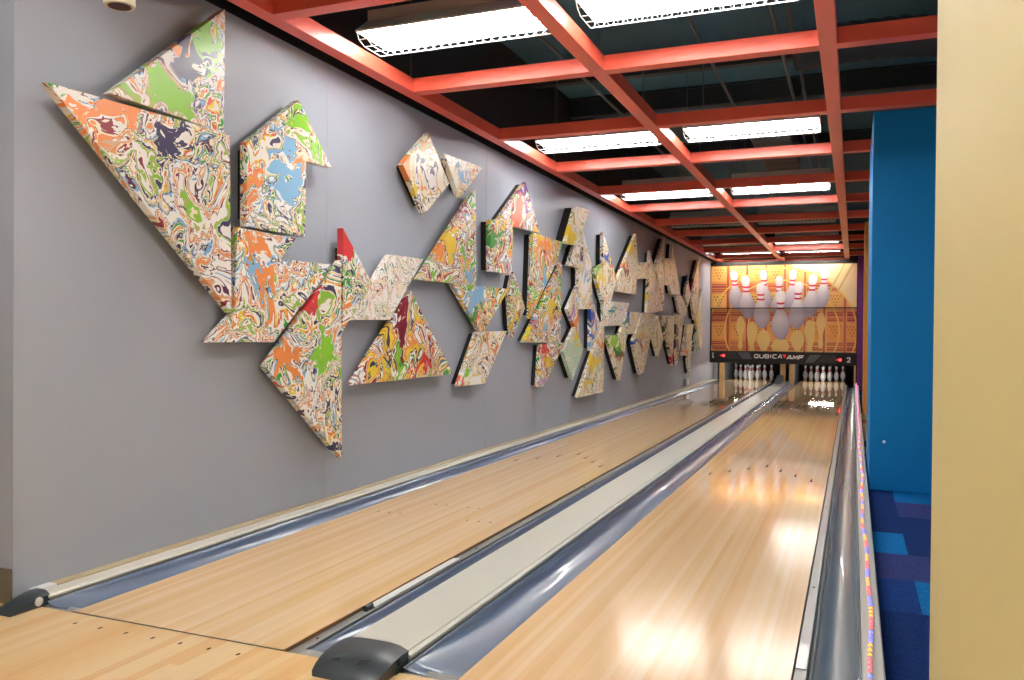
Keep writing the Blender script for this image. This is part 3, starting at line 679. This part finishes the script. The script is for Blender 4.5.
# ------------------------------------------------------------------ marbled wall panels
TH = 0.05
kinds = ['near'] * 6 + ['pale', 'mid', 'far', 'far', 'mid', 'mid', 'far', 'mid', 'mid', 'mid', 'mid', 'cream', 'far', 'far', 'pale', 'mid', 'far', 'far', 'far', 'far', 'pale'] + ['cream'] * 30
for i, (poly, so, lab) in enumerate(PANELS):
    so = so + 0.0017 * (i % 4)
    xf = XW + so + TH
    cy = sum(p[0] for p in poly) / len(poly); cz = sum(p[1] for p in poly) / len(poly)
    mb = MB(); mb.prism(poly, 0, xf - TH, xf)
    o = mb.build('marbled_panel', M_marble[kinds[i]], None, loc=(xf - TH, cy, cz), bevel=0.003)
    tag(o, lab, 'art panel', 'marbled wall panels')
    o['seed'] = 1.37 * i + 0.4
    for k in range(3):
        p = ACCENTS[i][k] if i in ACCENTS else (0, -99, 0.01, 0.01, (255, 255, 255))
        o['pour_place_%d' % k] = (0.0, p[0] - cy, p[1] - cz)
        o['pour_size_%d' % k] = (50.0, p[2] * 0.8, p[3] * 0.8)
        o['pour_colour_%d' % k] = tuple(srgb(*p[4])[:3])
    # dark frame holding the panel off the wall
    area = 0.5 * sum(poly[k][0] * poly[(k + 1) % len(poly)][1] - poly[(k + 1) % len(poly)][0] * poly[k][1] for k in range(len(poly)))
    sgn = 1 if area > 0 else -1
    ins = []
    n = len(poly)
    for k in range(n):
        a, b, c = Vector(poly[k - 1]), Vector(poly[k]), Vector(poly[(k + 1) % n])
        d1 = (b - a).normalized(); d2 = (c - b).normalized()
        n1 = Vector((-d1.y, d1.x)) * sgn; n2 = Vector((-d2.y, d2.x)) * sgn
        m_ = n1 + n2
        m_ = m_ / max(0.12, m_.dot(n1)) * (0.055 if i < 12 else 0.018)
        if m_.length > 0.3: m_ = m_.normalized() * 0.3
        q = b + m_
        ins.append((q.x, q.y))
    mb = MB(); mb.prism(ins, 0, XW + 0.001, xf - TH)
    tag(mb.build('backing_frame', M_black, o), 'black standoff frame behind the panel')

# ------------------------------------------------------------------ ceiling grid
BW = 0.105
longs = [-3.2, -1.713, -0.222, 1.269]
cross = [4.03 + 1.65 * i for i in range(-5, 12)]
t = thing('ceiling_grid', 'coral red open grid of square beams hung under the dark ceiling', 'ceiling grid', (-1.0, 8.0, ZB))
for x in longs:
    mb = MB(); mb.box(x, x + BW, -4.6, 21.95, ZB, ZB + BW); mb.build('long_beam', M_beam, t, bevel=0.003)
for yf in cross:
    for k, (p, q) in enumerate(zip(longs[:-1], longs[1:])):
        if yf > 21 and k == 2: continue
        mb = MB(); mb.box(p + BW, q, yf - BW, yf, ZB + 0.001, ZB + BW)
        mb.build('cross_beam', M_beam, t, bevel=0.003)
for yf in cross[6::2]:
    for x in longs:
        mb = MB(); mb.tube([(x + BW / 2, yf - BW / 2, ZB + BW - 0.01), (x + BW / 2, yf - BW / 2, ZC)], 0.004, 6)
        mb.build('hanger_wire', M_conduit, t)

# ------------------------------------------------------------------ fluorescent fixtures
def fixture(x, y, lit, label):
    z = 3.12; L = 0.61
    t = thing('fluorescent_fixture', label, 'ceiling light', (x, y, z), 'fluorescent fixtures in the grid')
    mb = MB(); mb.box(x - L, x + L, y - 0.065, y + 0.065, z + 0.11, z + 0.19); mb.build('housing', M_house, t, bevel=0.006)
    mb = MB()
    out = [(-0.205, 0.0), (-0.205, 0.012), (-0.07, 0.115), (0.07, 0.115), (0.205, 0.012), (0.205, 0.0)]
    inn = [(0.200, 0.0), (0.200, 0.009), (0.067, 0.108), (-0.067, 0.108), (-0.200, 0.009), (-0.200, 0.0)]
    prof = [(y + a, z + b) for a, b in out + inn]
    for xa, xb_ in [(x - L, x + L)]:
        rows = [[(xx, a, b) for a, b in prof] for xx in (xa, xb_)]
        mb.loft(rows, closed=True)
        for xx in (xa, xb_):
            base = len(mb.v)
            mb.v += [(xx, a, b) for a, b in prof]
            for k in range(5): mb.f.append([base + k, base + k + 1, base + 10 - k, base + 11 - k]); mb.m.append(0)
    for xx in (x - L, x + L - 0.004):
        mb.prism([(y - 0.2, z + 0.001), (y - 0.2, z + 0.009), (y - 0.067, z + 0.108), (y + 0.067, z + 0.108), (y + 0.2, z + 0.009), (y + 0.2, z + 0.001)][::1], 0, xx, xx + 0.004)
    mb.build('reflector', M_white, t)
    for dy in (-0.1, 0.1):
        mb = MB(); mb.tube([(x - L + 0.03, y + dy, z + 0.028), (x + L - 0.03, y + dy, z + 0.028)], 0.019, 12)
        mb.build('tube', M_tube if lit else M_tubeoff, t, smooth=True)
    mb = MB()
    gp = [(-0.2, 0.002), (-0.17, -0.04), (-0.1, -0.065), (0.1, -0.065), (0.17, -0.04), (0.2, 0.002)]
    nw = 21
    for i in range(nw):
        xx = x - L + 0.006 + (2 * L - 0.012) * i / (nw - 1)
        mb.tube([(xx, y + a, z + b) for a, b in gp], 0.003, 5)
    for a, b in gp + [(0.0, -0.065)]:
        mb.tube([(x - L + 0.006, y + a, z + b), (x + L - 0.006, y + a, z + b)], 0.003, 5)
    mb.build('wire_guard', M_wire, t)
    for dx in (-0.45, 0.45):
        mb = MB(); mb.tube([(x + dx, y, z + 0.19), (x + dx, y, ZC)], 0.005, 6)
        mb.build('hanger_rod', M_conduit, t)
    return t
rown = ['nearest', 'second', 'third', 'fourth', 'fifth', 'sixth']
for r in range(6):
    for c, (x, side) in enumerate([(-2.404, 'wall-side'), (-0.915, 'right-hand')]):
        lit = r in (0, 1, 2, 5) or (c == 1 and r == 4)
        fixture(x, 4.86 + 3.3 * r - (0.45 if r == 5 else 0), lit, '%s wire-guarded fluorescent fixture, %s column of the red grid, %s row' % ('lit white' if lit else 'unlit grey', side, rown[r]))
for r in (-1, -2):  # unseen fixtures added behind the camera to brighten the near end
    for x, s in ((-2.404, 'wall side'), (-0.915, 'right side')):
        fixture(x, 4.86 + 3.3 * r, True, 'lit unseen fluorescent fixture added over the approach, %s, %s' % (s, 'nearer the foul line' if r == -1 else 'farther from the foul line'))

# ------------------------------------------------------------------ things in the dark plenum
def conduit(x, z, y0, y1, lab, r=0.016):
    mb = MB(); mb.tube([(x, y0, z), (x, y1, z)], r, 8)
    tag(mb.build('conduit', M_conduit, None, smooth=True, loc=(x, y0, z)), lab, 'pipe', 'conduits above the grid')
conduit(-0.62, 3.7, 1, 20, 'left pipe of the conduit pair above the right-hand grid bays')
conduit(-0.50, 3.7, 1, 20, 'right pipe of the conduit pair above the right-hand grid bays')
conduit(-1.30, 3.8, 1, 20, 'single grey conduit above the middle red beam')
conduit(-2.55, 3.75, 1, 20, 'grey conduit above the wall-side fixtures')
for i, y in enumerate((4.6, 6.35, 8.6, 10.0, 12.9)):
    mb = MB(); mb.prism([(y - .05, 3.86), (y + .05, 3.86), (y + .05, 3.885), (y + .006, 3.885), (y + .006, 4.075), (y + .05, 4.075), (y + .05, 4.1), (y - .05, 4.1), (y - .05, 4.075), (y - .006, 4.075), (y - .006, 3.885), (y - .05, 3.885)], 0, XW + 0.01, 3.5)
    tag(mb.build('roof_joist', M_duct, None, loc=(0.5, y, 3.86)), 'dark roof joist crossing above the grid, %s from the front' % ['first', 'second', 'third', 'fourth', 'fifth'][i], 'joist', 'roof joists')
mb = MB(); path = [(-0.45 + 0.06 * i, 7.0 + 0.25 * sin(i * 0.06), 3.42 + 0.08 * sin(i * 0.12)) for i in range(60)]
mb.tube(path, [0.15 + (0.012 if i % 2 else 0) for i in range(60)], 18)
tag(mb.build('flexible_duct', M_duct, None, loc=(-0.4, 7.0, 3.5), smooth=True), 'ribbed dark flexible air duct above the grid near the yellow wall', 'duct')
t = thing('air_duct', 'square dark air duct above the middle beam of the grid', 'duct', (-1.2, 11.2, 3.5))
mb = MB(); mb.box(-1.15, -0.72, 10.3, 12.4, 3.5, 3.8); mb.build('duct_body', M_duct, t)
for k in range(5):
    mb = MB(); mb.box(-1.16, -0.71, 10.5 + 0.4 * k, 10.52 + 0.4 * k, 3.495, 3.805); mb.build('flange', M_conduit, t)
for k in (0, 1):
    mb = MB(); mb.tube([(-0.93, 10.7 + 1.3 * k, 3.8), (-0.93, 10.7 + 1.3 * k, ZC)], 0.006, 6); mb.build('hanger_rod', M_conduit, t)

# round cream can lamp on the wall
t = thing('can_light', 'cream round can light on the grey wall at the top left edge', 'wall light', (-3.12, 2.87, 2.64))
mb = MB(); mb.lathe([(0.066, 0.0), (0.068, 0.006), (0.068, 0.2), (0.05, 0.23), (0.02, 0.235)], -3.12, 2.87, 2.652, 24)
mb.build('shade', M_cream, t, smooth=True)
mb = MB(); mb.lathe([(0.05, -0.001), (0.05, 0.0005)], -3.12, 2.87, 2.652, 24); tag(mb.build('opening', mat('lamp_baffle', srgb(80, 36, 22), 0.5), t), 'dark brown opening')
mb = MB(); mb.tube([(XW + 0.001, 2.87, 2.80), (-3.18, 2.87, 2.80)], 0.014, 10); mb.build('bracket', M_cream, t)

# ------------------------------------------------------------------ masking unit with printed panels
XL, XR = -3.305, 0.055
def PXW(px, py):
    return (XL + (px - 710.4) / (857.2 - 710.4) * (XR - XL), 2.862 + (py - 265.2) / (351.6 - 265.2) * (0.772 - 2.862))
def lin(c): return Vector(srgb(*c)[:3])
class Print:
    """flat printed sheet: coloured polygons clipped to the sheet, in thin ink layers"""
    def __init__(s, x0, x1, z0, z1, y): s.b = (x0, x1, z0, z1); s.y = y; s.v = []; s.c = []; s.f = []; s.layer = 0
    def poly(s, pts, cols):
        P = [(Vector(p), c) for p, c in zip(pts, cols)]
        for ax, lim, sg in ((0, s.b[0], 1), (0, s.b[1], -1), (1, s.b[2], 1), (1, s.b[3], -1)):
            out = []
            for i in range(len(P)):
                (a, ca), (b, cb) = P[i - 1], P[i]
                da, db = (a[ax] - lim) * sg, (b[ax] - lim) * sg
                if (da >= 0) != (db >= 0):
                    k = da / (da - db); out.append((a.lerp(b, k), ca.lerp(cb, k)))
                if db >= 0: out.append((b, cb))
            P = out
            if len(P) < 3: return
        o = len(s.v)
        for p, c in P: s.v.append((p.x, s.y - 0.0006 * s.layer, p.y)); s.c.append(c)
        s.f.append(list(range(o, o + len(P))))
def ppoly(pts, col, sheets, layer):
    c = lin(col)
    for sh in sheets: sh.layer = layer; sh.poly([PXW(*p) for p in pts], [c] * len(pts))
def prect(x0, y0, x1, y1, col, sheets, layer): ppoly([(x0, y0), (x1, y0), (x1, y1), (x0, y1)], col, sheets, layer)
def pring(cx, cy, rx_, ry_, w, a0, a1, col, sheets, layer, n=40):
    for k in range(n):
        a, b = radians(a0 + (a1 - a0) * k / n), radians(a0 + (a1 - a0) * (k + 1) / n)
        ppoly([(cx + rx_ * cos(a), cy - ry_ * sin(a)), (cx + (rx_ + w) * cos(a), cy - (ry_ + w) * sin(a)), (cx + (rx_ + w) * cos(b), cy - (ry_ + w) * sin(b)), (cx + rx_ * cos(b), cy - ry_ * sin(b))], col, sheets, layer)
PROF = [(0, .12), (.02, .34), (.05, .48), (.10, .54), (.15, .53), (.20, .47), (.27, .39), (.33, .38), (.40, .46), (.48, .63), (.56, .83), (.64, .96), (.70, 1.0), (.77, .97), (.84, .87), (.91, .68), (.96, .46), (1.0, .16)]
def ppin(x0, y0, x1, y1, w, sheets, layer, ghost=False):
    """printed pin from head (x0,y0) to foot (x1,y1)"""
    cols = [-1, -0.55, 0.1, 0.62, 1]
    def colour(t, u):
        if ghost: return lin((234, 200, 124))
        hi = Vector(lin((244, 238, 236))); lo = lin((176, 164, 180)); ed = lin((122, 108, 148))
        c = hi.lerp(lo, max(0, min(1, (t - 0.35) / 0.6)))
        e = max(0, u - 0.1) ** 1.5 * 0.65 + max(0, -u - 0.5) * 0.4
        return c.lerp(ed, min(1, e * (0.35 + 0.65 * t)))
    rows = []
    for t, r in PROF:
        cx, cy = x0 + (x1 - x0) * t, y0 + (y1 - y0) * t
        rows.append([((cx + u * r * w / 2, cy), colour(t, u)) for u in cols])
    for a, b in zip(rows, rows[1:]):
        for k in range(4):
            q = [a[k], a[k + 1], b[k + 1], b[k]]
            for sh in sheets: sh.layer = layer; sh.poly([PXW(*p) for p, _ in q], [c for _, c in q])
    if not ghost:
        for ta, tb in ((.235, .275), (.335, .375)):
            for k in range(6):
                ra = 0.42
                def P(t, u): return (x0 + (x1 - x0) * t + u * ra * w / 2, y0 + (y1 - y0) * t + (1 - u * u) * 0.5)
                u0, u1 = -1 + k / 3, -1 + (k + 1) / 3
                ppoly([P(ta, u0), P(ta, u1), P(tb, u1), P(tb, u0)], (214, 52, 84), sheets, layer + 0.5)
UP = Print(XL, XR, 1.835, 2.862, YM - 0.05)
LO = Print(XL + 0.02, XR, 0.772, 1.815, YM)
SH = [UP, LO]
OR = (232, 158, 78); OR2 = (240, 184, 100); MAR = (178, 70, 62); MAR2 = (204, 104, 72); DOT = (120, 64, 40); YEL = (246, 204, 104); PALE = (238, 222, 160)
prect(700, 255, 870, 360, OR, SH, 0)
# gradient wash: deeper orange at left, pale at upper right
for sh in SH:
    sh.layer = 1
    for (x0, x1, ca, cb) in ((705, 745, (228, 142, 66), (226, 152, 76)), (745, 785, (226, 152, 76), (232, 176, 104)), (785, 825, (232, 176, 104), (234, 182, 112)), (825, 862, (234, 182, 112), (226, 150, 92))):
        sh.poly([PXW(x0, 258), PXW(x1, 258), PXW(x1, 356), PXW(x0, 356)], [lin(ca), lin(cb), lin(cb), lin(ca)])
cells = [711.5, 731.5, 751, 770, 790, 809, 829, 848.2]
for i, cx in enumerate(cells):
    wd = 15.5 if i < 7 else 9
    prect(cx + wd + 0.6, 258, cx + wd + 2.6, 356, MAR if i < 2 else MAR2, SH, 2)
    for (ya, yb_) in ((266, 281), (293.5, 308.5), (323.5, 340)):
        prect(cx, ya, cx + wd, yb_, OR2 if ya < 300 else (236, 164, 84), SH, 2)
        for r_, n in enumerate((4, 3, 2, 1)):
            for k in range(n):
                px = cx + wd / 2 + (k - (n - 1) / 2) * 3.1; py = ya + 3 + r_ * 3.0
                ppoly([(px + 0.75 * cos(2 * pi * q / 6), py + 0.75 * sin(2 * pi * q / 6)) for q in range(6)], DOT if i < 5 else (170, 104, 60), SH, 3)
    for (ya, yb_) in ((283.5, 287.5), (288.5, 291.5), (312, 316.5), (317.5, 321.5), (342, 345), (346.5, 350)):
        prect(cx, ya, cx + wd, yb_, MAR if i in (0, 7) else MAR2, SH, 2)
        prect(cx, ya + 1.2, cx + wd, ya + 1.6, OR2, SH, 3)
# pale corner beyond the big arc
corner = [(783 + 75 * cos(radians(a)), 331 - 62 * sin(radians(a))) for a in range(12, 84, 4)]
ppoly(corner + [(790, 258), (866, 258), (866, 318)], PALE, [UP], 4)
for x in (838, 846): ppoly([(x + 8, 262), (x + 10.5, 262), (x - 6, 292), (x - 8, 292)], (208, 190, 126), [UP], 5)
for r_, ry_ in ((74, 62), (57, 50), (33, 38)):
    pring(783, 331, r_, ry_, 1.4, -30, 210, YEL, SH, 5)
# pale mirrored pins under the real ones
for x, y0, y1, w in ((742, 350, 316, 9), (754, 356, 322, 11), (766, 362, 330, 14), (783, 368, 338, 18), (800, 362, 330, 14), (812, 356, 320, 11), (823, 348, 312, 9)):
    ppin(x, y0, x, y1, w, [LO], 6, ghost=True)
order = [(734.2, 270, 738.5, 310, 14.5), (765, 270, 768, 311, 13.5), (795.3, 270, 793.5, 311, 14), (827.3, 270, 822.5, 309, 14.5), (746.6, 275.7, 750, 318.5, 16.5), (781.4, 276, 781, 318, 14.5), (815.3, 275, 811.8, 317.5, 16), (762.3, 283, 764.6, 328.5, 17), (801.2, 282, 798.8, 328.5, 17), (783, 290.7, 783, 339.8, 18.5)]
for i, p in enumerate(order): ppin(*p, SH, 8 + i)
M_print, nt, b = newmat('printed_poster')
vc = nt.nodes.new('ShaderNodeVertexColor'); vc.layer_name = 'print'
nt.links.new(vc.outputs['Color'], b.inputs['Base Color']); b.inputs['Roughness'].default_value = 0.45
mu = thing('masking_unit', 'wide masking unit above the pins with a ten-pin picture and black sign board', 'masking unit', ((XL + XR) / 2, YM, 0.46))
def sheet(sh, name, thick, lab):
    mb = MB(); x0, x1, z0, z1 = sh.b
    mb.box(x0, x1, sh.y + 0.001, sh.y + thick, z0, z1)
    p = tag(mb.build(name, mat(name + '_edge', srgb(226, 190, 130), 0.5), mu, bevel=0.004), lab)
    me = bpy.data.meshes.new('print'); o0 = ORI[mu.name]
    me.from_pydata([tuple(Vector(v) - o0) for v in sh.v], [], sh.f)
    ca = me.color_attributes.new('print', 'FLOAT_COLOR', 'POINT')
    for d, c in zip(ca.data, sh.c): d.color = (c[0], c[1], c[2], 1)
    me.materials.append(M_print)
    bm = bmesh.new(); bm.from_mesh(me)
    for f in bm.faces:
        if f.normal.y > 0: f.normal_flip()
    bm.to_mesh(me); bm.free()
    o = bpy.data.objects.new('picture', me); COL.objects.link(o); o.parent = p
sheet(UP, 'upper_panel', 0.03, 'upper panel, heads of the printed pins')
sheet(LO, 'lower_panel', 0.03, 'lower panel, feet of the printed pins')
for nm, bx in (('frame_back', (XW + 0.004, 0.07, YM + 0.035, YM + 0.12, 0.5, 2.95)), ('frame_top', (XW + 0.004, 0.07, YM - 0.02, YM + 0.034, 2.875, 2.955)), ('frame_side', (XW + 0.004, XL - 0.004, YM - 0.01, YM + 0.034, 0.5, 2.87)), ('frame_side', (XR + 0.003, 0.07, YM - 0.01, YM + 0.034, 0.5, 2.87))):
    mb = MB(); mb.box(*bx); mb.build(nm, M_black, mu)
mb = MB(); mb.box(XW + 0.004, 0.07, YM - 0.06, YM + 0.12, 0.475, 0.765)
sb = tag(mb.build('sign_board', mat('sign_black', srgb(22, 22, 24), 0.3), mu, bevel=0.006), 'black sign board')
def SP(px, py):
    return (-3.33 + (px - 709.5) / (858 - 709.5) * (0.07 + 3.33), 0.765 + (py - 351.6) / (363.8 - 351.6) * (0.475 - 0.765))
def sflat(name, pls, m, y=YM - 0.0615, lab=None):
    mb = MB()
    for pl in pls: mb.add([(p[0], y, p[1]) for p in pl], [list(range(len(pl)))])
    o = mb.build(name, m, sb, fix=False)
    for p in o.data.polygons:
        pass
    bm = bmesh.new(); bm.from_mesh(o.data)
    for f in bm.faces:
        if f.normal.y > 0: f.normal_flip()
    bm.to_mesh(o.data); bm.free()
    return tag(o, lab) if lab else o
M_sg = mat('sign_grey', srgb(84, 92, 100), 0.35); M_sd = mat('sign_dark_grey', srgb(48, 50, 50), 0.35)
for pl in ([SP(739, 352.4), SP(751.5, 352.4), SP(754.8, 359.6), SP(744.6, 359.6)], [SP(813, 354), SP(824.5, 354), SP(816.5, 361.8), SP(808.2, 361.8)]): sflat('grey_stripe', [pl], M_sg, lab='pale grey slanted stripe')
for pl in ([SP(727, 352.4), SP(736.8, 352.4), SP(743, 359.8), SP(727.5, 359.8)], [SP(826.5, 354), SP(838, 354), SP(838, 362), SP(819, 362)]): sflat('dark_stripe', [pl], M_sd, lab='dark grey slanted stripe')
def sign_text(txt, px, py, height, width, gap, stroke, name, lab, shear=0.0):
    vs, fs = text_mesh(txt, width, height, gap, stroke, shear)
    cx, cz = SP(px, py)
    mb = MB(); mb.add([(cx + p, YM - 0.0622, cz + q) for p, q in vs], fs)
    o = mb.build(name, M_sw, sb, fix=False)
    bm = bmesh.new(); bm.from_mesh(o.data)
    for f in bm.faces:
        if f.normal.y > 0: f.normal_flip()
    bm.to_mesh(o.data); bm.free()
    tag(o, lab)
M_sw = mat('sign_white', srgb(240, 240, 238), 0.4)
sign_text('QUBICA', 771.2, 356.3, 0.082, 0.64, 0.035, 0.021, 'lettering', 'white letters QUBICA', 0.1)
sign_text('AMF', 798.4, 357.0, 0.082, 0.37, 0.03, 0.03, 'lettering', 'bold white letters AMF', 0.15)
M_sr = emit('sign_red', srgb(230, 40, 44), 0.4)
sflat('red_triangle', [[SP(785.8, 354.2), SP(789.6, 354.2), SP(787.7, 358.2)]], M_sr, YM - 0.0622, 'red triangle between the letters')
sign_text('1', 713.6, 356, 0.105, 0.06, 0.0, 0.024, 'lane_number', 'white number 1')
sign_text('2', 850.4, 358.4, 0.105, 0.07, 0.0, 0.024, 'lane_number', 'white number 2')
M_leddim = emit('red_arrow_dim', (0.7, 0.03, 0.03, 1), 0.5)
M_led = emit('red_arrow_led', (1.0, 0.03, 0.03, 1), 3.0)
for px, py, d, lab in ((725.0, 356.2, -1, 'red light beside number 1'), (842.2, 358.6, -1, 'red light beside number 2')):
    cx, cz = SP(px, py)
    mb = MB(); mb.lathe([(0.034, 0.0), (0.030, 0.010), (0.012, 0.014)], 0, 0, 0, 14)
    for i, v in enumerate(mb.v): mb.v[i] = (cx + v[0], YM - 0.061 - v[2], cz + v[1])
    tag(mb.build('indicator_light', M_led, sb, smooth=False), lab)
    mb = MB(); mb.prism([(cx - 0.11, cz), (cx - 0.045, cz + 0.024), (cx - 0.045, cz - 0.024)], 1, YM - 0.066, YM - 0.061)
    mb.build('indicator_arrow', M_leddim, sb)

# pin lights behind the sign board
for x, n in (((LA + LB) / 2, 1), ((RA + RB) / 2, 2)):
    tt = thing('pin_light', 'short bright light tube behind the sign board above %s' % ('the left rack of pins' if n == 1 else 'the right rack of pins'), 'light', (x, YM + 0.35, 0.46), 'pin deck lights')
    mb = MB(); mb.tube([(x - 0.28, YM + 0.35, 0.483), (x + 0.28, YM + 0.35, 0.483)], 0.011, 12)
    mb.build('tube', emit('pin_light_tube_%d' % n, (1, 0.97, 0.92, 1), 75.0), tt, smooth=True)
    mb = MB(); mb.box(x - 0.3, x + 0.3, YM + 0.13, YM + 0.38, 0.51, 0.525); mb.build('fitting', M_white, tt)
    for dx in (-0.27, 0.27):
        mb = MB(); mb.box(x + dx - 0.01, x + dx + 0.01, YM + 0.34, YM + 0.36, 0.483, 0.51); mb.build('socket', M_white, tt)
# ------------------------------------------------------------------ pins
PR = [(0.0258, 0.0), (0.0285, 0.004), (0.036, 0.019), (0.0455, 0.045), (0.0535, 0.075), (0.0605, 0.114), (0.0580, 0.150), (0.0500, 0.184), (0.0395, 0.215), (0.0310, 0.238), (0.0252, 0.262), (0.0230, 0.280), (0.0245, 0.300), (0.0285, 0.322), (0.0320, 0.343), (0.0300, 0.362), (0.0225, 0.374), (0.012, 0.380), (0.004, 0.381)]
mis = [1 if i in (8, 11, 12) or (i == 9) else 0 for i in range(len(PR) - 1)]
mis = [0] * (len(PR) - 1)
for i in (9, 11): mis[i] = 1
spots = [('front pin', 0, 0)] + [(('left', 'right')[k] + ' pin in the second row', -0.1524 + 0.3048 * k, 0.264) for k in range(2)] + [(('left', 'middle', 'right')[k] + ' pin in the third row', -0.3048 + 0.3048 * k, 0.528) for k in range(3)] + [(('far left', 'inner left', 'inner right', 'far right')[k] + ' pin in the back row', -0.4572 + 0.3048 * k, 0.792) for k in range(4)]
proto = None
for lane_x, ln in (((LA + LB) / 2, 'lane 1'), ((RA + RB) / 2, 'lane 2')):
    for lab, dx, dy in spots:
        loc = (lane_x + dx, 22.42 + dy, 0.004)
        if proto is None:
            proto = thing('bowling_pin', '', 'bowling pin', loc, 'bowling pins standing on the pin decks')
            mb = MB(); mb.lathe(PR, loc[0], loc[1], loc[2], 20, mis); mb.build('body', [M_pinw, M_pinr], proto, smooth=True)
            p = proto
        else:
            p = copy_tree(proto); p.location = loc
        p['label'] = 'white pin with red neck stripes, %s, %s' % (lab, 'left rack' if ln == 'lane 1' else 'right rack')

# kickback boards either side of the decks
def kick(x0, x1, lab, front, z=0.46, y0=21.7):
    t = thing('kickback_board', lab, 'board', ((x0 + x1) / 2, y0, -0.1), 'kickback boards beside the pins')
    mb = MB(); mb.box(x0, x1, y0 + 0.02, 23.9, -0.1, z); mb.build('panel', M_grayblue, t)
    mb = MB(); w = (x1 - x0)
    mb.prism([(x0 + w * .1, -0.1), (x1 - w * .1, -0.1), (x1, 0.1), (x1, z), (x0, z), (x0, 0.12)], 1, y0, y0 + 0.02); mb.build('front_edge', front, t)
    return t
M_pale = mat('pale_kickback', srgb(206, 206, 214), 0.35)
kick(XW + 0.02, -3.20, 'pale grey kickback board against the wall left of the lane 1 pins', M_pale)
kick(-3.16, -3.02, 'tan kickback board just left of the lane 1 pins', M_tan)
kick(-1.68, -1.55, 'tan kickback board between the lanes, left one of the pair', M_tan)
kick(-1.47, -1.34, 'tan kickback board between the lanes, right one of the pair', M_tan)
kick(0.012, 0.05, 'thin tan kickback board right of the lane 2 pins', M_tan)
# pit curtain
for xa, xb_, n in ((-3.0, -1.70, 1), (-1.32, 0.0, 2)):
    mb = MB(); rows = []
    for z in (-0.12, 0.6): rows.append([(xa + (xb_ - xa) * k / 40, 24.2 + 0.02 * sin(k * 1.4), z) for k in range(41)])
    mb.loft(rows)
    o = mb.build('pit_curtain', M_black, None, smooth=True, loc=((xa + xb_) / 2, 24.2, -0.12))
    o.modifiers.new('thickness', 'SOLIDIFY').thickness = 0.01
    tag(o, 'black pit curtain hanging behind the lane %d pins' % n, 'curtain', 'pit curtains')

# small socket box on the wall near the masking unit
t = thing('socket_box', 'small pale socket box low on the grey wall near the masking unit', 'socket', (XW, 18.0, 0.08))
mb = MB(); mb.box(XW + 0.001, XW + 0.05, 17.8, 18.15, 0.075, 0.22); mb.build('box', M_house, t, bevel=0.006)
mb = MB(); mb.box(XW + 0.05, XW + 0.056, 17.86, 18.09, 0.10, 0.20); mb.build('cover', M_white, t, bevel=0.003)
# tiny fastener on the blue wall
mb = MB(); mb.lathe([(0.012, 0), (0.012, 0.004), (0.006, 0.007)], 0, 0, 0, 12)
for i, v in enumerate(mb.v): mb.v[i] = (0.235 + v[0], 7.359 - v[2], 0.325 + v[1])
tag(mb.build('wall_screw', M_chrome, None, loc=(0.235, 7.359, 0.325)), 'small silver screw head in the lower left of the blue wall', 'screw')

# ------------------------------------------------------------------ world and view
wd = bpy.data.worlds.new('world'); S.world = wd; wd.use_nodes = True
bg = wd.node_tree.nodes['Background']; bg.inputs['Color'].default_value = (0.93, 0.96, 1.0, 1); bg.inputs["Strength"].default_value = 0.3
vs_ = S.view_settings
S.display_settings.display_device = 'sRGB'
vs_.view_transform = 'Standard'; vs_.look = 'None'; vs_.gamma = 1.0; vs_.use_curve_mapping = False; vs_.exposure = 0.75
